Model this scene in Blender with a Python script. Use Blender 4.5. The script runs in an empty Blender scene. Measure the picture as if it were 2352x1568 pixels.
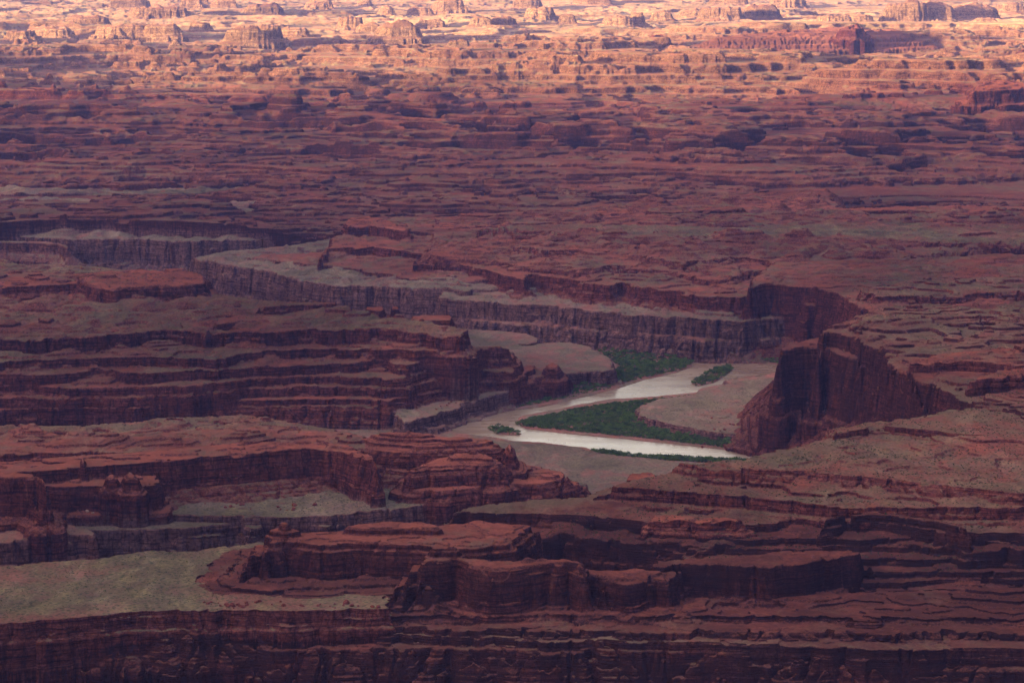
import bpy, math, random, os, time
import numpy as np
from concurrent.futures import ThreadPoolExecutor
T0 = time.time()
SMOOTH = False
def log(*a): print('[%.1fs]' % (time.time()-T0), *a, flush=True)
Q = float(os.environ.get('QUAL', '1'))
F32 = np.float32
col = bpy.context.scene.collection
sc = bpy.context.scene

# ------------------------------------------------------------------ camera
CAM_H, PITCH, HFOV = 600.0, math.radians(8.2), math.radians(20)
FP = 1176/math.tan(HFOV/2)
def ray(px, py):
    u, v = (px-1176)/FP, -(py-784)/FP
    cp, sp = math.cos(PITCH), math.sin(PITCH)
    return u, cp+v*sp, -sp+v*cp
def at(px, py, z):
    """point of the place seen at (px,py) of the photograph that lies at elevation z"""
    x, y, w = ray(px, py)
    t = (z-CAM_H)/w
    return (x*t, y*t)
cd = bpy.data.cameras.new('camera'); cam = bpy.data.objects.new('camera', cd); col.objects.link(cam)
cam.location = (0, 0, CAM_H); cam.rotation_euler = (math.pi/2-PITCH, 0, 0)
cd.sensor_width = 36; cd.lens = 18/math.tan(HFOV/2); cd.clip_start = 1; cd.clip_end = 120000
sc.camera = cam
if 'ZK' in os.environ:
    _k = float(os.environ['ZK']); cd.lens *= _k
    cd.shift_x = _k*(float(os.environ['ZX'])-1176)/2352; cd.shift_y = -_k*(float(os.environ['ZY'])-784)/2352

# ------------------------------------------------------------------ noise
rng = np.random.RandomState(7)
ang = rng.rand(256, 256)*2*np.pi
GX, GY = np.cos(ang).astype(F32), np.sin(ang).astype(F32)
def perlin(x, y, s, seed=0):
    """gradient noise, cell size s metres, about -1..1"""
    a = 0.5+seed*1.7
    ca, sa = math.cos(a)/s, math.sin(a)/s
    X = (x*ca-y*sa+seed*37.3+5000).astype(F32) if s > 2 else (x*ca-y*sa+seed*37.3+20000)
    Y = (x*sa+y*ca+seed*91.7+5000).astype(F32) if s > 2 else (x*sa+y*ca+seed*91.7+20000)
    xi = np.floor(X); yi = np.floor(Y)
    fx = (X-xi).astype(F32); fy = (Y-yi).astype(F32)
    xi = xi.astype(np.int32); yi = yi.astype(np.int32)
    x0 = xi & 255; x1 = (xi+1) & 255; y0 = yi & 255; y1 = (yi+1) & 255
    u = fx*fx*(3-2*fx); v = fy*fy*(3-2*fy)
    n00 = GX[x0, y0]*fx+GY[x0, y0]*fy
    n10 = GX[x1, y0]*(fx-1)+GY[x1, y0]*fy
    n01 = GX[x0, y1]*fx+GY[x0, y1]*(fy-1)
    n11 = GX[x1, y1]*(fx-1)+GY[x1, y1]*(fy-1)
    a0 = n00+u*(n10-n00); a1 = n01+u*(n11-n01)
    return (a0+v*(a1-a0))*F32(1.5)
def smooth(a, b, x):
    t = np.clip((x-a)/(b-a), 0, 1)
    return t*t*(3-2*t)

# ------------------------------------------------------------------ rock strata: benches and ledges at fixed elevations
LV = [4, 8, 12, 18, 22, 27, 33, 38, 42, 45, 48, 52, 55, 60, 62, 66, 72, 75, 80, 85, 88, 92, 98, 101, 105, 112, 118, 122, 128,
      133, 140, 146, 155, 161, 170, 182, 190, 204, 214, 230, 242, 260, 280, 300, 330]
xs, ys = [-100, 3], [-100, 3]
for a, b in zip([3]+LV[:-1], LV):
    h = b-a
    xs += [a+.30*h, a+.34*h, a+.78*h, a+.80*h, b-.12*h, b]; ys += [a+.04*h, a+.22*h, a+.34*h, a+.52*h, a+.58*h, b]
XS, YS = np.array(xs, F32), np.array(ys, F32)
def strata(z): return np.interp(z, XS, YS).astype(F32)
# far off only the thick beds read: broad benches between cliffs of 5 to 14 m
_r = random.Random(8); _z = -30.; xs, ys = [-100, -30], [-100, -30]
while _z < 330:
    h = _r.choice([4, 5, 6, 8, 12, 17])*_r.uniform(.85, 1.15)
    xs += [_z+.80*h, _z+.84*h, _z+.985*h, _z+h]; ys += [_z+.08*h, _z+.66*h, _z+.72*h, _z+h]
    _z += h
XF, YF = np.array(xs, F32), np.array(ys, F32)
_z = 3.; xs, ys = [-100, 3], [-100, 3]
while _z < 330:
    h = _r.uniform(1.5, 3.6)
    xs += [_z+.70*h, _z+.78*h, _z+h]; ys += [_z+.12*h, _z+.90*h, _z+h]
    _z += h
XM, YM = np.array(xs, F32), np.array(ys, F32)
def strata_micro(z): return np.interp(z, XM, YM).astype(F32)
def strata_far(z): return np.interp(z, XF, YF).astype(F32)

# ------------------------------------------------------------------ landforms: rim outline (photo pixels, at elevation z)
# (key, z rim, z foot, profile, wobble, roughness, vegetation, tone, points)
W, S, D = 'wall', 'steps', 'dome'
L = []
def lf(key, z, zb, kind, k, rough, veg, tone, pts, **kw): L.append(dict(key=key, z=z, zb=zb, kind=kind, k=k, rough=rough, veg=veg, tone=tone, pts=pts, **kw))
X0, X1 = -900, 3300
# ---- far side of the river
lf('t', 62, 8, W, 1.4, 1.3, .5, .8, [(X0,536),(0,541),(80,546),(150,550),(290,549),(425,554),(520,551),(600,549),(680,547),(740,552),(760,500),(760,430),(X0,430)])
lf('t', 68, 40, W, .5, .6, .4, .5, [(X0,556),(60,556),(62,551),(70,557),(130,560),(160,567),(150,558),(100,552),(X0,550)], cliff=.55)
lf('t', 62, 4, W, 1.1, 1.6, .5, .8, [(432,592),(455,598),(480,601),(540,612),(590,618),(640,629),(700,645),(780,655),(850,655),(918,660),(1016,661),(1080,668),(1110,640),(1260,600),(1200,540),(760,545),(700,560),(520,575)])
lf('t', 66, 56, W, 1.5, 1.3, .3, .3, [(560,592),(700,606),(820,618),(900,632),(960,640),(1060,648),(1150,640),(1000,600),(800,575),(600,580)], cliff=.6)
lf('t', 55, 2, W, 1.3, 1.6, .4, .8, [(1000,683),(1095,692),(1155,696),(1250,701),(1350,711),(1450,722),(1600,731),(1700,738),(1800,730),(1900,640),(1300,620),(1040,650)])
lf('t', 30, 0, S, 2., 1.2, .2, .9, [(1010,722),(1095,738),(1250,750),(1400,760),(1500,770),(1620,780),(1700,782),(1800,760),(1900,690),(1300,680),(1040,680)], slope=.7)
lf('t', 80, 56, W, 1., 1.2, .3, .1, [(728,600),(760,572),(850,568),(940,580),(990,590),(1060,608),(1130,622),(1185,640),(1205,642),(1215,630),(1300,640),(1345,652),(1400,657),(1430,648),(1455,656),(1520,664),(1560,668),(1600,681),(1715,684),(1760,640),(1900,560),(1900,480),(900,500),(760,545)], cliff=.75)
lf('t', 88, 74, S, 1.6, 2, .25, .0, [(985,586),(1040,590),(1176,604),(1210,612),(1330,622),(1400,606),(1520,620),(1650,640),(1700,625),(2000,600),(1900,430),(1000,500)])
lf('t', 98, 84, S, 1.6, 2.5, .4, .0, [(1180,565),(1260,572),(1420,575),(1480,590),(1560,600),(1700,590),(1850,610),(2000,600),(2300,560),(X1,560),(X1,480),(1500,490),(1250,530)])
lf('t', 100, 0, W, .7, 1., .35, .15, [(1722,657),(1760,652),(1850,657),(1915,668),(1960,700),(2050,760),(2300,800),(X1,800),(X1,560),(1780,600),(1728,640)], cliff=.72)
lf('small_butte', 96, 62, W, .5, 1.5, 0, .1, [(790,512),(800,500),(850,497),(880,501),(905,512),(940,523),(945,530),(925,528),(880,520),(830,518),(795,520)], cliff=.75)
lf('t', 92, 70, W, .8, 1., .2, .1, [(1050,493),(1250,496),(1450,489),(1445,484),(1250,486),(1060,488)])
lf('t', 100, 78, W, .8, 2., .2, .0, [(1480,480),(1520,473),(1600,468),(1660,472),(1700,480),(1640,484),(1500,486)])
lf('t', 96, 78, W, .8, 1., .2, .0, [(1850,486),(2060,481),(2180,486),(X1,490),(X1,470),(2100,472),(1850,478)])
lf('t', 106, 80, W, .6, 1., .2, .0, [(2225,486),(2300,480),(X1,484),(X1,476),(2300,474),(2220,480)])
lf('t', 104, 96, S, 1.5, 1.5, .9, .0, [(1100,520),(1400,512),(1700,520),(1900,512),(2352,512),(X1,512),(X1,560),(2300,556),(2000,548),(1800,545),(1500,540),(1300,535)])
# ---- mid-left far mass
G = 99
lf('t', 99, 74, W, 1.2, 1.8, .55, .15, [(X0,604),(0,604),(160,606),(250,613),(420,640),(486,676),(560,684),(660,690),(775,697),(835,714),(900,722),(948,735),(1040,748),(1075,757),(1060,772),(880,757),(780,756),(700,758),(600,764),(500,765),(380,757),(290,765),(170,773),(50,780),(X0,785)], slope=1.6, cliff=.7)
lf('t', 121, 99, D, .6, 1.5, 0., .0, [(172,628),(250,622),(330,616),(400,624),(440,619),(466,625),(477,636),(470,648),(430,652),(350,658),(260,664),(180,650)])
lf('t', 110, 99, W, .8, 1.5, .3, .0, [(X0,618),(0,618),(130,622),(210,628),(205,634),(100,636),(X0,636)])
lf('t', 112, 99, W, .9, 1.5, .2, .0, [(X0,664),(0,660),(100,655),(180,652),(300,664),(400,669),(470,662),(480,645),(440,634),(300,626),(150,630),(X0,640)], cliff=.6)
lf('t', 106, 98, W, .9, 1., .3, .0, [(X0,655),(30,654),(130,650),(210,654),(195,648),(100,643),(X0,645)])
lf('t', 106, 99, W, .6, .6, .3, .0, [(590,704),(650,700),(720,698),(774,695),(776,691),(700,692),(620,697)])
lf('t', 104, 97, W, .6, .6, .3, .0, [(470,757),(520,740),(600,735),(690,733),(700,728),(610,726),(500,735)])
lf('rock_outcrop', 110, 100, W, .3, .6, 0, 0, [(838,712),(842,705),(880,704),(884,712),(870,715)])
lf('rock_pinnacle', 112, 99, W, .2, .4, 0, 0, [(899,709),(902,702),(914,702),(916,710)])
lf('square_butte', 107, 96, W, .35, .6, .1, 0, [(946,732),(960,736),(1036,735),(1040,728),(1036,722),(985,722),(950,724)], cliff=.85)
# tiers of the layered headland
lf('t', 81, 69, W, 1., 1.5, .6, .05, [(X0,800),(0,800),(200,790),(400,785),(612,782),(780,778),(870,775),(1000,780),(1050,774),(1075,776),(1084,781),(1040,786),(1000,792),(955,803),(905,799),(842,800),(820,802),(700,800),(560,812),(500,826),(330,818),(150,823),(0,832),(X0,838)], cliff=.8)
lf('t', 82.5, 44, W, .5, 1., .3, .0, [(842,803),(905,801),(955,803),(1005,801),(1038,797),(1050,790),(1045,784),(860,788)], cliff=.85, sheer=1)
lf('t', 70, 46, W, .8, 1.3, .45, .0, [(X0,858),(0,858),(130,855),(230,850),(350,852),(450,848),(520,844),(700,835),(860,828),(888,826),(912,834),(930,836),(975,824),(1040,818),(1054,806),(1100,803),(1150,801),(1172,799),(1170,795),(1000,795),(700,800),(X0,830)], cliff=.85)
lf('t', 66, 40, W, .5, .6, .1, .0, [(885,836),(905,835),(925,838),(945,839),(960,836),(985,832),(990,826),(940,822),(890,824)], cliff=.9, sheer=1)
lf('t', 57, 45, W, .8, 1.2, .3, .0, [(X0,886),(15,882),(80,882),(145,888),(160,891),(300,887),(430,884),(520,876),(612,866),(740,862),(868,864),(890,867),(925,866),(975,852),(1060,838),(1110,828),(1174,826),(1188,812),(1000,798),(700,830),(X0,850)], cliff=.8)
lf('t', 46, 34, W, .8, 1.2, .3, .0, [(X0,915),(0,915),(100,913),(300,912),(400,905),(520,898),(612,890),(740,888),(845,887),(862,889),(885,886),(925,886),(975,878),(1060,862),(1110,855),(1180,850),(1206,832),(1180,805),(1000,820),(700,850),(X0,870)], cliff=.8)
lf('t', 35, 12, W, .7, 1., .1, .0, [(X0,940),(0,940),(200,932),(400,925),(560,918),(700,915),(850,914),(885,918),(905,914),(930,911),(975,900),(1060,883),(1110,878),(1180,870),(1228,850),(1232,836),(1000,845),(X0,890)], cliff=.9)
lf('t', 27, 10, S, .7, 1.5, .3, .2, [(X0,955),(300,945),(560,935),(700,932),(800,932),(890,934),(940,924),(975,918),(1060,904),(1110,895),(1180,884),(1240,868),(1285,858),(1298,850),(1200,838),(1000,855),(X0,900)], slope=.7, st=.8)
lf('fin_rock', 40, 22, D, .2, .6, 0, 0, [(1246,836),(1262,828),(1276,828),(1292,836),(1280,842),(1255,842)])
# ---- buff benches beside the river
lf('t', 22, 0, W, .5, .5, .35, .85, [(1040,748),(1090,755),(1150,758),(1215,764),(1243,778),(1240,786),(1190,790),(1215,793),(1250,786),(1310,784),(1355,794),(1380,808),(1402,822),(1410,835),(1408,848),(1385,852),(1340,852),(1290,861),(1230,874),(1180,889),(1165,900),(1110,914),(1060,930),(1000,950),(960,960),(930,965),(900,940),(1000,900),(1000,770)], cliff=.8, rf=.2, mc=.4)
lf('t', 8, 0, W, .4, .3, .3, .8, [(925,968),(960,962),(1000,962),(1025,966),(1032,974),(1005,984),(950,985),(900,985)])
lf('t', 13, 1, W, .5, .5, .45, .8, [(1462,938),(1478,926),(1520,915),(1570,909),(1600,904),(1604,896),(1640,891),(1680,876),(1720,870),(1800,864),(1850,900),(1800,985),(1760,1000),(1700,996),(1640,990),(1560,977),(1510,964),(1470,952)], cliff=.8, rf=.1, mc=.2)
lf('t', 6, 0, W, .4, .3, .2, .8, [(1665,872),(1700,866),(1745,862),(1790,848),(1830,850),(1800,875),(1680,880)])
lf('t', 5.5, 1, S, .4, .5, .45, 1., [(1190,1016),(1250,1017),(1330,1024),(1346,1031),(1352,1036),(1440,1044),(1560,1055),(1620,1060),(1700,1130),(1200,1130),(1100,1100),(1000,1040),(1060,1008),(1130,1010)])
# ---- dark butte across the river
lf('dark_butte', 138, 40, W, 1.35, 1.2, .4, .1, [(1878,773),(1890,765),(1905,757),(1935,765),(1970,781),(2010,803),(2050,832),(2080,855),(2110,872),(2150,885),(2192,908),(2230,925),(2400,960),(X1,960),(X1,690),(2400,690),(2100,700),(1990,712),(1930,735),(1885,752)], cliff=.93, dark=.45, sheer=1)
lf('dark_butte', 119, 46, W, .6, 1.2, .1, .2, [(1788,807),(1803,803),(1850,799),(1885,798),(1930,815),(1980,830),(1960,780),(1900,768),(1850,776),(1806,788)], cliff=.93, dark=.45, sheer=1)
lf('dark_butte', 60, 3, S, .8, 2.5, .1, .1, [(1796,910),(1820,916),(1860,920),(1900,928),(1950,945),(2010,975),(2080,1010),(2300,1060),(2300,860),(1830,830),(1805,850)], slope=1.15, st=.5, dark=.35)
lf('t', 145, 138, S, 1.5, 1.5, .8, .0, [(1950,742),(2050,735),(2200,728),(X1,728),(X1,700),(2200,702),(2000,712)])
lf('t', 146, 138, W, 1., 1.5, .2, .0, [(2080,835),(2200,828),(2352,838),(X1,850),(X1,790),(2300,800),(2150,812)])
lf('t', 153, 145, W, 1., 1.5, .2, .0, [(2230,868),(2352,862),(X1,862),(X1,830),(2300,842)])
lf('t', 111, 104, W, 1.4, 1.2, .6, .0, [(2000,685),(2120,682),(2230,676),(2320,670),(X1,675),(X1,620),(2100,640),(1960,665)])
# ---- left middle ground: cliffs, domes and hoodoos
lf('t', 62, 40, S, 1.2, 2.5, .4, .0, [(X0,985),(200,975),(400,958),(560,952),(640,962),(760,985),(830,1000),(900,1030),(880,1075),(700,1060),(X0,1070)], slope=1.6)
lf('t', 75, 60, W, 1., 2., .35, .0, [(X0,1020),(100,1015),(230,1005),(330,992),(400,985),(560,978),(610,975),(720,990),(775,990),(800,1002),(860,1010),(870,1030),(820,1030),(700,1035),(400,1040),(X0,1050)], cliff=.5)
lf('t', 85, 58, W, .7, 1., .1, .0, [(X0,1090),(0,1088),(110,1080),(200,1072),(350,1062),(500,1048),(600,1040),(740,1026),(790,1031),(830,1045),(868,1068),(860,1045),(800,1020),(720,1012),(560,1015),(350,1035),(0,1055),(X0,1060)], cliff=.95, sheer=1)
lf('t', 60, 43, S, .8, 2., .3, .1, [(X0,1125),(350,1120),(540,1108),(740,1084),(870,1076),(960,1090),(900,1060),(X0,1060)], slope=1.7)
lf('t', 45, 12, W, .7, .8, .75, .7, [(X0,1180),(100,1190),(220,1190),(400,1180),(560,1184),(650,1182),(750,1179),(850,1172),(925,1164),(1050,1152),(1176,1140),(1290,1128),(1360,1112),(1310,1100),(1200,1090),(1000,1090),(700,1090),(X0,1130)], cliff=.7, rf=.1, mc=.2)
lf('t', 38, 10, W, .6, .5, .6, .9, [(150,1214),(220,1217),(350,1215),(450,1210),(530,1202),(556,1199),(572,1212),(600,1205),(590,1190),(520,1180),(200,1175)], cliff=.9)
lf('t', 30, 8, S, .8, 1., .3, .9, [(570,1215),(640,1205),(700,1200),(800,1195),(900,1185),(1050,1170),(1200,1150),(1200,1120),(560,1170)], slope=1.3)
lf('t', 92, 50, W, .5, 1., .05, .0, [(X0,1095),(0,1096),(60,1095),(92,1102),(104,1112),(104,1100),(80,1088),(0,1082),(X0,1080)], cliff=.8, sheer=1)
lf('t', 45, 14, W, .6, .6, .3, .6, [(X0,1245),(0,1242),(60,1238),(110,1230),(180,1226),(218,1227),(224,1216),(150,1200),(X0,1180)], cliff=.9)
lf('t', 72, 46, W, .5, 1., .1, .1, [(90,1118),(180,1120),(240,1117),(300,1120),(352,1118),(368,1110),(366,1095),(340,1085),(100,1085)], cliff=.8)
lf('hoodoo', 82, 70, D, .15, .5, 0, 0, [(240,1093),(246,1087),(262,1085),(272,1092),(268,1098),(246,1098)], dome=4)
lf('hoodoo', 84, 70, D, .15, .5, 0, 0, [(281,1090),(288,1083),(306,1082),(320,1091),(316,1097),(290,1097)], dome=4)
lf('rock_spire', 92, 68, D, .12, .4, 0, 0, [(181,1050),(185,1044),(194,1044),(199,1052),(195,1060),(185,1059)], dome=3)
# slickrock whaleback and its ridge behind
lf('t', 79, 46, D, .6, 1.5, .05, .0, [(790,1008),(850,1001),(925,1003),(975,1005),(1050,1000),(1100,1003),(1140,1005),(1165,1014),(1150,1024),(1060,1030),(960,1034),(900,1034),(840,1026)], dome=18)
lf('whaleback', 76, 52, D, .4, 1., .05, 0, [(925,1072),(955,1058),(1000,1046),(1060,1041),(1120,1042),(1160,1050),(1176,1060),(1170,1070),(1120,1070),(1050,1070),(980,1074),(945,1078)], dome=16)
lf('t', 58, 44, S, .8, 2., .05, .0, [(915,1100),(960,1072),(1050,1060),(1180,1060),(1260,1072),(1296,1082),(1310,1095),(1240,1108),(1150,1110),(1000,1125),(930,1120)], slope=.9)
lf('t', 49, 40, S, .6, 1.5, .05, .0, [(1250,1104),(1310,1100),(1345,1106),(1330,1114),(1270,1114)], slope=.9)
lf('rock_spire', 82, 60, D, .1, .3, 0, 0, [(1158,1022),(1163,1013),(1178,1013),(1184,1024),(1180,1034),(1163,1032)])
# ---- near grassy flat, its rim and the bottom cliffs
lf('t', 80, 66, W, .6, .7, .92, .3, [(X0,1310),(0,1300),(110,1290),(230,1284),(300,1272),(350,1265),(430,1269),(500,1258),(600,1246),(800,1240),(900,1300),(900,1400),(800,1404),(640,1405),(440,1404),(330,1408),(240,1414),(150,1425),(70,1430),(0,1433),(X0,1440)], cliff=.9, rf=0, mc=0, st=0)
lf('t', 67, 40, S, 1.2, 1.5, .2, .0, [(X0,1440),(0,1440),(200,1430),(440,1415),(800,1412),(1100,1400),(X1,1400),(X1,1460),(2000,1452),(1500,1450),(1100,1448),(860,1440),(700,1442),(420,1448),(150,1450),(X0,1460)], slope=.9, dark=.7, rf=.3)
lf('t', 61, 46, W, .9, .8, .4, .35, [(420,1462),(500,1458),(600,1456),(740,1452),(900,1463),(1176,1472),(1500,1477),(1800,1484),(2352,1492),(X1,1495),(X1,1400),(400,1410)], cliff=.85, dark=.7, rf=.3)
lf('t', 55, 34, S, 1.3, 1.2, .2, .1, [(X0,1470),(0,1468),(130,1465),(270,1470),(420,1480),(600,1490),(X1,1520),(X1,1420),(X0,1420)], slope=.8, dark=.7, rf=.3)
lf('t', 44, 24, W, 1., 1., .2, .2, [(X0,1520),(0,1510),(120,1515),(260,1530),(300,1512),(500,1510),(760,1518),(1000,1525),(1500,1532),(2352,1545),(X1,1550),(X1,1440),(X0,1440)], cliff=.8, dark=.7, rf=.3)
# near ridge with slickrock head (left) joined to the wall
lf('headland', 116, 84, W, .4, .8, .05, 0, [(606,1246),(616,1238),(650,1234),(692,1236),(735,1243),(800,1238),(860,1240),(960,1243),(1030,1250),(1100,1250),(1180,1240),(1240,1195),(1100,1182),(990,1196),(800,1206),(700,1210),(640,1214),(610,1230)], cliff=.97, round=9, dark=0.35, sheer=1, rf=1.)
lf('headland', 122, 116, S, .3, .6, .05, 0, [(800,1202),(825,1196),(880,1192),(960,1192),(1000,1198),(1010,1203),(1000,1206),(900,1205),(830,1205)], slope=1., dark=.3)
lf('headland', 120, 115.5, S, .2, .5, .0, 0, [(624,1211),(640,1206),(660,1206),(680,1210),(688,1214),(672,1216),(630,1216)], slope=1., dark=.35)
lf('headland', 126, 119.5, D, .15, .4, .0, 0, [(641,1195),(646,1191),(659,1191),(665,1196),(655,1199)], dome=3, dark=.35)
lf('headland', 107, 84, W, .4, 1., .05, 0, [(574,1272),(590,1266),(660,1262),(660,1236),(588,1246)], cliff=.9, round=2, dark=.35, sheer=1)
lf('headland', 99, 84, W, .4, 1., .05, 0, [(558,1298),(575,1291),(660,1288),(660,1255),(570,1272)], cliff=.9, round=2, dark=.4, sheer=1)
lf('headland', 88, 79, S, .9, 1.6, .05, 0, [(545,1322),(578,1331),(640,1334),(760,1332),(900,1325),(1000,1312),(1100,1297),(1150,1270),(900,1240),(600,1255)], slope=4.2, st=.9, dark=.7, rf=1.2)
lf('headland', 84, 79, W, .9, 1., .05, 0, [(520,1352),(600,1360),(760,1358),(880,1350),(900,1320),(600,1320),(530,1335)], cliff=.7, dark=.6)
lf('ridge', 100, 86, W, .45, 1., .05, 0, [(932,1318),(945,1308),(1000,1300),(1010,1285),(945,1290)], cliff=.9, round=2, dark=.5, sheer=1)
lf('ridge', 90, 74, W, .5, 1., .05, 0, [(900,1352),(915,1342),(1000,1334),(1050,1325),(1000,1300),(918,1318)], cliff=.9, round=2, dark=.5, sheer=1)
lf('ridge', 80, 66, W, .7, 1., .05, 0, [(866,1386),(890,1374),(1000,1368),(1200,1366),(1200,1330),(890,1345)], cliff=.8, dark=.6)
# second near ridge
lf('ridge', 110, 72, W, .45, 1.2, .05, 0, [(958,1292),(972,1284),(1040,1279),(1072,1290),(1130,1300),(1180,1296),(1250,1288),(1310,1286),(1345,1294),(1350,1280),(1300,1270),(1150,1275),(1000,1262),(965,1274)], cliff=.9, round=7, dark=.5, sheer=1, rf=1.)
lf('ridge', 98, 72, W, .45, 1.2, .05, 0, [(1325,1318),(1390,1326),(1440,1330),(1490,1322),(1530,1326),(1560,1300),(1400,1296),(1320,1300)], cliff=.9, round=4, dark=.5, sheer=1)
lf('ridge', 90, 70, S, .7, 1.5, .05, 0, [(925,1352),(950,1345),(1000,1350),(1020,1310),(960,1300)], slope=.9, st=.4, dark=.7)
lf('ridge', 117, 110, W, .25, .6, 0, 0, [(990,1249),(996,1244),(1042,1244),(1054,1248),(1048,1251),(1000,1252)], cliff=.6, dark=.5)
lf('ridge', 73, 58, S, .9, 1.5, .1, .1, [(860,1405),(930,1385),(960,1350),(1100,1350),(1700,1360),(X1,1350),(X1,1420),(1900,1415),(1300,1412),(1000,1412),(880,1418)], slope=1.1, dark=.7)
# ---- near right mesa
lf('t', 105, 92, W, .7, 1., .4, .0, [(1020,1182),(1060,1177),(1200,1181),(1300,1184),(1400,1190),(1520,1200),(1640,1214),(1720,1208),(1800,1198),(1900,1192),(2010,1190),(2110,1196),(2180,1212),(2240,1224),(2352,1224),(X1,1235),(X1,1060),(1700,1070),(1430,1105),(1330,1140),(1180,1150),(1080,1160)], cliff=.8, dark=.8, rf=.4, mc=.5)
lf('t', 111, 102, W, .5, .8, .1, .0, [(1490,1196),(1500,1180),(1640,1186),(1720,1196),(1700,1200)], cliff=.6)
lf('t', 114, 90, W, .5, .8, .2, .0, [(1885,1196),(1905,1183),(1990,1180),(2090,1188),(2160,1200),(2220,1212),(2150,1190),(2000,1172)], cliff=.9, dark=.8)
lf('t', 118, 107, W, .8, 1., .5, .0, [(1362,1122),(1400,1119),(1500,1126),(1600,1132),(1700,1140),(1800,1150),(1900,1160),(2050,1166),(2200,1165),(X1,1175),(X1,1060),(1800,1070),(1560,1075),(1480,1095),(1420,1108)], cliff=.6, slope=2., rf=.5, mc=.6)
lf('t', 128, 116, S, .8, 1., .5, .0, [(1562,1060),(1620,1058),(1700,1053),(1790,1032),(1838,1022),(1908,1002),(1918,980),(1990,968),(2100,957),(2180,938),(2240,928),(2352,908),(X1,840),(X1,1140),(2352,1132),(2150,1112),(2000,1097),(1850,1086),(1700,1076),(1600,1070)], slope=1.2, rf=.4, mc=.5)
lf('t', 134, 127, W, .8, .8, .45, .0, [(1914,996),(1922,982),(1990,974),(2070,980),(2200,995),(2352,1000),(X1,1010),(X1,860),(2352,912),(2240,932),(2100,962)], cliff=.7, slope=3., rf=.4, mc=.5)
lf('square_boulder_knob', 117, 100, W, .3, .5, 0, 0, [(1434,1106),(1446,1086),(1500,1084),(1512,1092),(1490,1104)], cliff=.85)
# wall below the right mesa
lf('t', 97, 72, W, .8, 1., .05, .0, [(1040,1238),(1100,1232),(1176,1226),(1300,1228),(1420,1236),(1520,1246),(1640,1250),(1800,1240),(1960,1236),(2100,1246),(2240,1262),(X1,1268),(X1,1150),(1100,1170)], cliff=.97, dark=.8)
for i in range(9):
    zt = 100-5.6*i; dd = 2338-15.5*i-(4 if i % 3 == 0 else 0)
    rl = random.Random(70+i)
    front = [(X, dd+X*.03*(1 if X < 300 else .6)+rl.uniform(-9, 9)) for X in range(150-int(i*6), 1400, 45)]
    lf('t', zt, zt-5.2, W, .9, 1., .08, .0, None, world=front+[(1400, 2480), (150, 2460)], cliff=.85, dark=.85, rf=.4, near=1)
lf('ridge', 100, 72, W, .6, 1., .05, 0, [(1490,1318),(1506,1300),(1560,1290),(1640,1294),(1710,1300),(1780,1302),(1850,1292),(1930,1276),(1990,1264),(1850,1262),(1700,1276),(1500,1284)], cliff=.9, dark=.7)

lf('t', 26, 10, S, 1., 1., .2, .3, [(X0,1640),(X1,1640),(X1,1440),(X0,1440)], dark=.8)
# ---- far country


lf('far_mesa', 156, 118, W, .6, 3, .0, 0, [(2236,210),(2246,196),(2262,188),(2290,184),(2352,190),(X1,195),(X1,202),(2352,204),(2290,208)], cliff=.6)
lf('far_knoll', 160, 122, D, .6, 3, .0, 0, [(2290,138),(2310,124),(2335,119),(2370,120),(2390,132),(2330,140)], dome=60)
lf('far_ridge', 162, 112, S, 1.6, 1.3, .0, -.36, [(1640,88),(1700,80),(1760,74),(1800,70),(1880,66),(1900,62),(1975,60),(1990,68),(2040,66),(2080,72),(2060,80),(1980,82),(1880,84),(1780,86)], slope=3.5)
lf('far_mesa', 196, 150, W, .4, 3, .0, 0, [(1930,64),(1945,58),(1972,55),(1978,62),(1965,66)])
lf('far_knoll', 150, 118, W, .5, 3, 0, 0, [(1486,88),(1496,80),(1520,79),(1530,86),(1515,92)], cliff=.5)
lf('far_knoll', 142, 118, D, .5, 3, 0, 0, [(1280,98),(1300,92),(1340,90),(1370,94),(1350,99)], dome=60)

# pale sandstone domes and fins at the far edge: x0, x1, y top, y foot
DOM = [(2045,2125,8,52),(2110,2200,2,50),(2190,2290,10,46),(1880,1960,36,62),(1955,2010,30,55),(1710,1790,12,44),(1620,1700,18,48),(1560,1615,20,42),
       (1500,1545,22,46),(1455,1478,28,60),(1395,1450,30,62),(1285,1320,26,56),(1210,1270,18,52),(1130,1180,34,60),(1080,1128,34,62),(960,1010,44,60),
       (870,960,52,88),(820,872,50,76),(780,830,40,66),(640,700,60,82),(520,600,58,100),(575,640,60,96),(430,475,46,72),(330,400,50,84),(220,320,62,84),
       (150,240,34,60),(60,150,60,84),(10,70,72,94),(700,760,-6,22),(560,640,8,40),(420,470,-10,26),(480,540,-6,22),(870,905,10,36),(720,750,8,30),
       (1180,1240,-8,20),(1330,1400,-14,12),(1000,1060,0,28),(820,850,-8,18),(250,330,-10,22),(300,420,20,46),(940,990,14,34),(1640,1720,-8,14),(1780,1850,-4,16),
       (1030,1075,86,108),(1110,1160,108,126),(1000,1030,112,138),(390,415,84,100),(1530,1600,106,120),(100,130,108,124),(2240,2300,40,60),(2300,2352,0,30)]
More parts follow.
